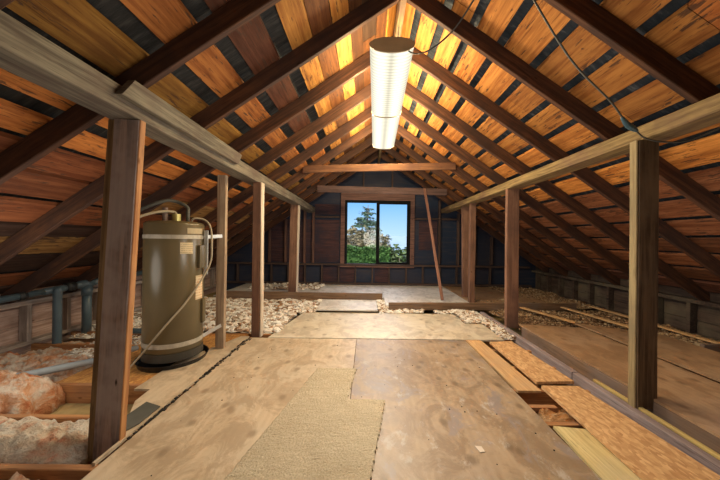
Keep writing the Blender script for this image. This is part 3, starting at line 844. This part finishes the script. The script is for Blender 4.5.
add_tube(bm, [d+V((0, 0, 1.27)), d+V((0, 0, 1.345))], .036, 14); hot = mesh_obj('hot_fitting', bm, M['brass'], hroot, smooth=False)
d2 = hdir(-60)*.09
bm = bmesh.new(); add_tube(bm, [d2+V((0, 0, 1.27)), d2+V((0, 0, 1.40))], .022, 12); cold = mesh_obj('cold_fitting', bm, M['brownpipe'], hroot)
bm = bmesh.new(); d3 = hdir(80)*.10
path = smooth_path([d3+V((0, 0, 1.27)), d3+V((.0, 0, 1.36)), d3+V((-.02, .02, 1.42)), d3*.3+V((-.05, .02, 1.47)), -rt*.10+V((0, 0, 1.46)), -rt*.26+V((-.02, 0, 1.36)), -rt*.42+V((-.05, .05, 1.22))], 6)
add_tube(bm, path, .016, 10); mesh_obj('flexible_pipe', bm, M['cable_grey'], cold, smooth=True)
bm = bmesh.new()
path = smooth_path([hdir(10)*.05+V((0, 0, 1.345)), hdir(10)*.05-rt*.03+V((0, 0, 1.365)), -rt*.12+toC*.1+V((0, 0, 1.355)), -rt*.24+toC*.12+V((0, 0, 1.31)), -rt*.38+toC*.12+V((0, 0, 1.22)), -rt*.46+toC*.1+V((0, 0, 1.16))], 6)
add_tube(bm, path, .012, 10); mesh_obj('flexible_pipe', bm, M['cable'], hot, smooth=True)
bm = bmesh.new()
path = smooth_path([hdir(60)*.14+V((0, 0, 1.27)), hdir(60)*.17+V((0, 0, 1.31)), hdir(70)*.25+V((0, 0, 1.30)), hdir(66)*.31+V((0, 0, 1.22)), hdir(60)*.335+V((0, 0, 1.05)), hdir(58)*.33+V((0, 0, .9)), hdir(48)*.285+V((0, 0, .75)), hdir(20)*.262+V((0, 0, .56)), hdir(-12)*.265+V((0, 0, .38)), hdir(-45)*.29+V((0, 0, .17)), hdir(-62)*.36+V((0, 0, .02))], 8)
add_tube(bm, path, .0085, 8); mesh_obj('power_cable', bm, M['cable'], hroot, smooth=True)
# strap ends reaching to the slim post
for z, y2 in ((1.135, 1.15), (.185, .24)):
    a = V((HX, HY, z)) + hdir(75)*(R0+.002); b = V((-1.475, 2.955, y2))
    timber('strap_tail', a, b, .003, .035, M['galv'], side=(.6, -.8, 0), wob=0, bev=.001, parent=hroot)
bm = bmesh.new(); add_lathe(bm, [(0, 0), (.268, 0), (.288, .05), (.292, .052), (.284, .052), (.262, .006), (0, .006)], 56)
for v in bm.verts: v.co.z -= .018
o = mesh_obj('drain_pan', bm, M['pan'], smooth=False); o.location = (HX, HY, 0); tag(o, 'shallow round black drain pan under the water heater', 'pan')
# pipe standing between heater and big post
bm = bmesh.new(); add_tube(bm, [(-2.16, 2.84, -.02), (-2.16, 2.84, 1.12)], .022, 12); 
tag(mesh_obj('standing_pipe', bm, M['abs'], smooth=True), 'slim grey pipe rising just left of the water heater', 'pipe')

# drain pipes on the left
pr_ = tag(empty('drain_pipe', (-3.40, 2.2, .55)), 'blue-grey plastic drain pipe run along the left knee wall with two drops', 'pipe')
def world_part(name, bm, mat, root, smooth=True):
    for v in bm.verts: v.co -= root.location
    return mesh_obj(name, bm, mat, root, smooth=smooth)
bm = bmesh.new(); add_tube(bm, [(-3.42, .8, .47), (-3.40, 3.05, .535)], .033, 16); world_part('main_run', bm, M['abs'], pr_)
bm = bmesh.new(); add_tube(bm, [(-3.40, 3.05, .535), (-3.38, 4.6, .60)], .037, 16); world_part('main_run', bm, M['abs'], pr_)
bm = bmesh.new(); add_tube(bm, smooth_path([(-3.36, 3.22, .55), (-3.31, 3.12, .545), (-3.31, 3.11, .50), (-3.31, 3.11, .2), (-3.31, 3.11, -.16)], 5), .038, 16); world_part('drop_pipe', bm, M['abs'], pr_)
bm = bmesh.new(); add_tube(bm, [(-3.37, 3.50, .54), (-3.37, 3.50, -.08)], .046, 16); world_part('drop_pipe', bm, M['abs'], pr_)
for p, q, rr in (((-3.395, 3.27, .548), (-3.395, 3.36, .55), .052), ((-3.395, 3.43, .55), (-3.39, 3.58, .556), .048), ((-3.40, 2.83, .527), (-3.40, 2.89, .53), .042), ((-3.37, 3.50, .42), (-3.37, 3.50, .52), .054)):
    bm = bmesh.new(); add_tube(bm, [p, q], rr, 16); world_part('coupling', bm, M['coupling'] if rr in (.052, .042) else M['abs'], pr_)
bm = bmesh.new(); add_tube(bm, [(-2.56, 2.12, .09), (-2.40, 2.55, .03), (-2.33, 2.95, -.0)], .028, 14)
tag(mesh_obj('loose_pipe', bm, M['pvc'], smooth=True), 'pale grey pipe lying across the insulation left of the heater', 'pipe')
bm = bmesh.new(); add_tube(bm, [(-3.0, 3.3, .06), (-2.2, 3.32, .05)], .03, 14)
tag(mesh_obj('loose_pipe', bm, M['abs'], smooth=True), 'dark blue-grey pipe lying on the rubble behind the standing pipes', 'pipe')

# ------------------------------------------------------------------ lamps
def fixture(y0, y1, x0, x1, label):
    L = y1-y0; c = V(((x0+x1)/2, (y0+y1)/2, 2.70)); ang = -math.atan2(x1-x0, L)
    root = empty('ceiling_lamp', c, ang)
    tag(root, label, 'ceiling lamp', 'lamps hanging below the ridge')
    W = .178; hl = L/2
    low = [(W*math.cos(a), -.005-.075*math.sin(a)**.8) for a in [math.pi*i/18 for i in range(19)]]
    bm = bmesh.new(); A = []
    ny = 2
    for j in range(ny+1):
        A.append([bm.verts.new((x, -hl+.004+(L-.008)*j/ny, z)) for x, z in low])
    for a, b in zip(A, A[1:]):
        for k in range(len(a)-1): bm.faces.new((a[k], a[k+1], b[k+1], b[k]))
    mesh_obj('lens', bm, M['lens'], root, smooth=True)
    bm = bmesh.new(); add_prism(bm, [(-W, -.004), (W, -.004), (W*.8, .02), (.07, .036), (-.07, .036), (-W*.8, .02)], -hl, hl)
    hs = mesh_obj('housing', bm, M['housing'], root)
    prof = [(x*1.03, z*1.04) for x, z in low] + [(-W*.8, .024), (-.07, .04), (.07, .04), (W*.8, .024)]
    for ya, yb in ((-hl-.006, -hl+.003), (hl-.003, hl+.006)):
        bm = bmesh.new(); add_prism(bm, prof, ya, yb); mesh_obj('end_plate', bm, M['endcap'], root)
    for y in (-hl*.6, hl*.6):
        bm = bmesh.new(); add_tube(bm, [(CX-c.x, y, .034), (CX-c.x, y, APEX-.04-2.70)], .006, 8); mesh_obj('hanger', bm, M['galv'], hs)
    return root
fixture(2.30, 3.51, .178, .212, 'nearer ribbed fluorescent lamp hanging under the ridge, brown end plate towards the camera')
fixture(3.53, 4.74, .213, .245, 'farther ribbed fluorescent lamp hanging under the ridge, end to end with the nearer one')

def plamp(name, loc, power, col, r=.03, typ='POINT'):
    l = bpy.data.lights.new(name, typ); l.energy = power; l.color = col; l.shadow_soft_size = r
    o = bpy.data.objects.new(name, l); o.location = loc; COL.objects.link(o); return o
WARM = (1.0, .79, .45)
for (fx, fy, fz, fp) in ((.2, 1.8, 1.2, 26), (.2, 3.4, 1.2, 22), (.2, 5.2, 1.2, 14), (-.6, -.6, 1.1, 10), (-2.3, 1.8, .75, 9), (2.8, 1.9, .8, 4)):
    plamp('added_room_fill', (fx, fy, fz), fp, (1, .93, .81), .35)  # added unseen fill lights, standing in for bounced light
for y in (2.5, 2.9, 3.3, 3.75, 4.15, 4.55):
    xc = .178+(y-2.3)*.0275
    for sx in (-.215, .215):
        plamp('tube_glow', (xc+sx, y, 2.665), 11, WARM)

# cords
def cord(name, ctrl, r, mat, label, n=10, cat='cord'):
    bm = bmesh.new(); add_tube(bm, smooth_path(ctrl, n), r, 8); return tag(mesh_obj(name, bm, mat, smooth=True), label, cat)
cord('lamp_cord', [(.30, 2.33, 2.66), (.36, 2.25, 2.58), (.46, 2.16, 2.56), (.58, 2.02, 2.60), (.66, 1.84, 2.67), (.70, 1.69, 2.72)], .0055, M['cable_dark'], 'thin black cord sagging from the near lamp to the first right rafter')

cc = tag(empty('spliced_cord', (1.7, 1.9, 1.85)), 'grey cord hanging from the right rafters, taped where it meets the beam', 'cord')
bm = bmesh.new(); add_tube(bm, smooth_path([(.80, 1.50, 2.46), (.98, 1.52, 2.20), (1.13, 1.56, 2.06), (1.36, 1.64, 1.94), (1.54, 1.74, 1.865), (1.66, 1.80, 1.83)], 10), .005, 8); world_part('cord_run', bm, M['cable_grey'], cc)
bm = bmesh.new(); add_tube(bm, smooth_path([(1.50, 1.72, 1.88), (1.57, 1.76, 1.852), (1.62, 1.78, 1.84), (1.67, 1.80, 1.828)], 6), .016, 8, rs=[.006+.011*math.sin(math.pi*min(1,k/18))**.6*(1+.15*math.sin(k*2.1)) for k in range(19)]); world_part('tape_wrap', bm, M['tape'], cc)
bm = bmesh.new(); add_tube(bm, smooth_path([(1.66, 1.80, 1.83), (1.76, 1.84, 1.80), (1.90, 1.86, 1.785), (2.06, 1.86, 1.80), (2.22, 1.80, 1.87), (2.55, 1.66, 2.02)], 10), .005, 8); world_part('cord_run', bm, M['cable_grey'], cc)

# ------------------------------------------------------------------ outside
bm = bmesh.new(); add_box(bm, (-60, 7.6, -3.4), (60, 60, -3.2)); tag(mesh_obj('garden_ground', bm, M['grass']), kind='structure')
bm = bmesh.new(); add_box(bm, (-900, 60, -12.4), (900, 900, -12.0)); tag(mesh_obj('sea', bm, M['water']), kind='structure')
bm = bmesh.new()
prof = [(-800, -12)]
for i in range(81):
    x = -800+i*20; prof.append((x, 11.5+2.0*noise.noise(V((x*.01, 0, 0)))+.7*noise.noise(V((x*.07, 3, 0)))))
prof.append((800, -12))
add_prism(bm, prof, 700, 860); tag(mesh_obj('far_shore', bm, M['hill']), kind='structure')

def foliage_bm(sampler, n, size, seed):
    r = random.Random(seed); bm = bmesh.new()
    for i in range(n):
        c, s = sampler(r)
        c = V(c); s = s*size
        R = Matrix.Rotation(r.random()*6.28, 3, 'Z') @ Matrix.Rotation(r.uniform(-1.4, 1.4), 3, 'X')
        q = [R @ V(p)*s for p in ((-.5, -.25, 0), (.1, -.45, .08), (.6, 0, 0), (.1, .45, .08))]
        bm.faces.new([bm.verts.new(c+p) for p in q])
    return bm
def hedge_s(r):
    x = r.uniform(-2.0, 1.0); d = r.random()
    top = .85 + .12*noise.noise(V((x*1.7, 0, 0)))
    return ((x, 12.2+r.random()*.7, top-(top+3.2)*r.random()**1.6*.9), r.uniform(.6, 1.3))
h = tag(empty('hedge', (0, 12.6, -3.2)), 'clipped green hedge below the left window pane', 'hedge')
world_part('foliage', foliage_bm(hedge_s, 9000, .10, 1), M['leaf_hedge'], h, False)
bm = bmesh.new(); add_box(bm, (-1.95, 12.35, -3.2), (.95, 12.9, .72)); world_part('inner_twigs', bm, M['leaf_hedge'], h, False)
def blob_s(cx, cy, cz, rx, ry, rz):
    def f(r):
        while True:
            p = V((r.uniform(-1, 1), r.uniform(-1, 1), r.uniform(-1, 1)))
            if .25 < p.length < 1: break
        k = 1+.22*noise.noise(V((p.x*3+cx, p.y*3, p.z*3)))
        return ((cx+p.x*rx*k, cy+p.y*ry*k, cz+p.z*rz*k), r.uniform(.6, 1.3))
    return f
def bush(cx, cy, zg, top, rx, mat, n, size, seed, label, name='bush', stems=5):
    root = tag(empty(name, (cx, cy, zg)), label, 'bush')
    cz = (zg+top)/2+.3; rz = (top-zg)/2
    world_part('foliage', foliage_bm(blob_s(cx, cy, cz-.3, rx, rx*.8, rz), n, size, seed), mat, root, False)
    bm = bmesh.new(); r = random.Random(seed)
    for i in range(stems):
        a = r.random()*6.28
        add_tube(bm, [(cx, cy, zg), (cx+math.cos(a)*rx*.3, cy+math.sin(a)*rx*.3, cz), (cx+math.cos(a)*rx*.6, cy+math.sin(a)*rx*.6, top-.4)], .05, 6, rs=[.06, .035, .012])
    world_part('stems', bm, M['trunk'], root)
bush(-.5, 15.5, -3.2, 1.75, 1.3, M['leaf_dry'], 8000, .17, 3, 'brownish dry bush behind the hedge, in the left pane')
bush(.75, 15.0, -3.2, 1.35, .75, M['leaf_dry'], 6000, .15, 8, 'olive bush behind the window mullion')
bush(1.05, 12.9, -3.2, .85, .85, M['leaf_bush'], 9000, .13, 4, 'olive green bush at the left of the right pane')
bush(1.78, 12.6, -3.2, .78, .95, M['leaf_bush'], 9000, .13, 5, 'olive green bush at the right of the right pane')

# conifer
tx, ty = .0, 22.0
root = tag(empty('conifer_tree', (tx, ty, -3.2)), 'tall open-branched conifer seen through the left pane', 'tree')
bm = bmesh.new(); add_tube(bm, [(tx, ty, -3.2), (tx, ty, 0), (tx+.05, ty, 3.8)], .15, 8, rs=[.22, .12, .02]); world_part('trunk', bm, M['trunk'], root)
r = random.Random(5); bb = bmesh.new(); tips = []
for i in range(120):
    z = r.uniform(-.5, 3.65); f = (3.95-z)/4.4
    a = r.random()*6.28; L = (2.3*f+.15)*r.uniform(.6, 1.25)
    p0 = V((tx, ty, z)); p2 = p0+V((math.cos(a)*L, math.sin(a)*L, -.10*L+.15*r.random()))
    p1 = (p0+p2)/2+V((0, 0, .08*L))
    add_tube(bb, [p0, p1, p2], .02, 5, rs=[.028, .016, .006])
    for q in range(int(34*L)+6): 
        t = r.random()**.7
        tips.append(p0.lerp(p2, t)+V((r.gauss(0, .07), r.gauss(0, .07), r.gauss(-.03, .05))))
world_part('branches', bb, M['trunk'], root)
it = iter(tips*2)
world_part('foliage', foliage_bm(lambda r: (next(it), r.uniform(.6, 1.3)), len(tips), .13, 2), M['leaf_con'], root, False)

# ------------------------------------------------------------------ daylight
w = bpy.data.worlds.new('World'); sc.world = w; w.use_nodes = True
nt = w.node_tree; nt.nodes.clear()
out = nt.nodes.new('ShaderNodeOutputWorld'); bg = nt.nodes.new('ShaderNodeBackground')
tc = nt.nodes.new('ShaderNodeTexCoord'); sx = nt.nodes.new('ShaderNodeSeparateXYZ'); sky = nt.nodes.new('ShaderNodeValToRGB')
nt.links.new(tc.outputs['Generated'], sx.inputs[0]); nt.links.new(sx.outputs['Z'], sky.inputs[0])
el = sky.color_ramp.elements
for p_ in (.5, .6): el.new(p_)
for e_, (p_, c_) in zip(el, ((0.0, (.30, .43, .56, 1)), (.13, (.115, .29, .56, 1)), (.34, (1.3, 1.4, 1.6, 1)), (1.0, (1.1, 1.25, 1.6, 1)))):
    e_.position = p_; e_.color = c_
nt.links.new(sky.outputs[0], bg.inputs[0]); nt.links.new(bg.outputs[0], out.inputs[0])
bg.inputs[1].default_value = 1.25
sun = bpy.data.lights.new('sun', 'SUN'); sun.energy = 2.6; sun.angle = .01; sun.color = (1, .93, .82)
so = bpy.data.objects.new('sun', sun); COL.objects.link(so); so.location = (0, -10, 20)
so.rotation_euler = V((.35, .9, -.95)).to_track_quat('-Z', 'Y').to_euler()
# sky light entering through the window opening
pt = bpy.data.lights.new('window_daylight', 'AREA'); pt.shape = 'RECTANGLE'; pt.size = WX1-WX0; pt.size_y = WZ1-WZ0
pt.energy = 1; pt.cycles.is_portal = True
po = bpy.data.objects.new('window_daylight', pt); COL.objects.link(po); po.location = ((WX0+WX1)/2, YB+.14, (WZ0+WZ1)/2); po.rotation_euler = (math.radians(-90), 0, 0)

# ------------------------------------------------------------------ camera
cam = bpy.data.cameras.new('camera'); cam.sensor_width = 36; cam.sensor_fit = 'HORIZONTAL'
cam.lens = 36*290/720; cam.shift_x = -7/720; cam.clip_start = .05; cam.clip_end = 2000
co = bpy.data.objects.new('camera', cam); COL.objects.link(co)
co.location = (0, 0, 1.13)
co.rotation_mode = 'QUATERNION'
co.rotation_quaternion = (Matrix.Rotation(math.radians(90), 4, 'X') @ Matrix.Rotation(math.radians(.8), 4, 'Z')).to_quaternion()
sc.camera = co
vs = sc.view_settings
vs.view_transform = 'Standard'; vs.look = 'None'; vs.exposure = 0.75; vs.gamma = 1; vs.use_curve_mapping = False
cy = sc.cycles
cy.max_bounces = 8; cy.diffuse_bounces = 5; cy.glossy_bounces = 3; cy.transparent_max_bounces = 8; cy.sample_clamp_indirect = 6
cy.use_denoising = True
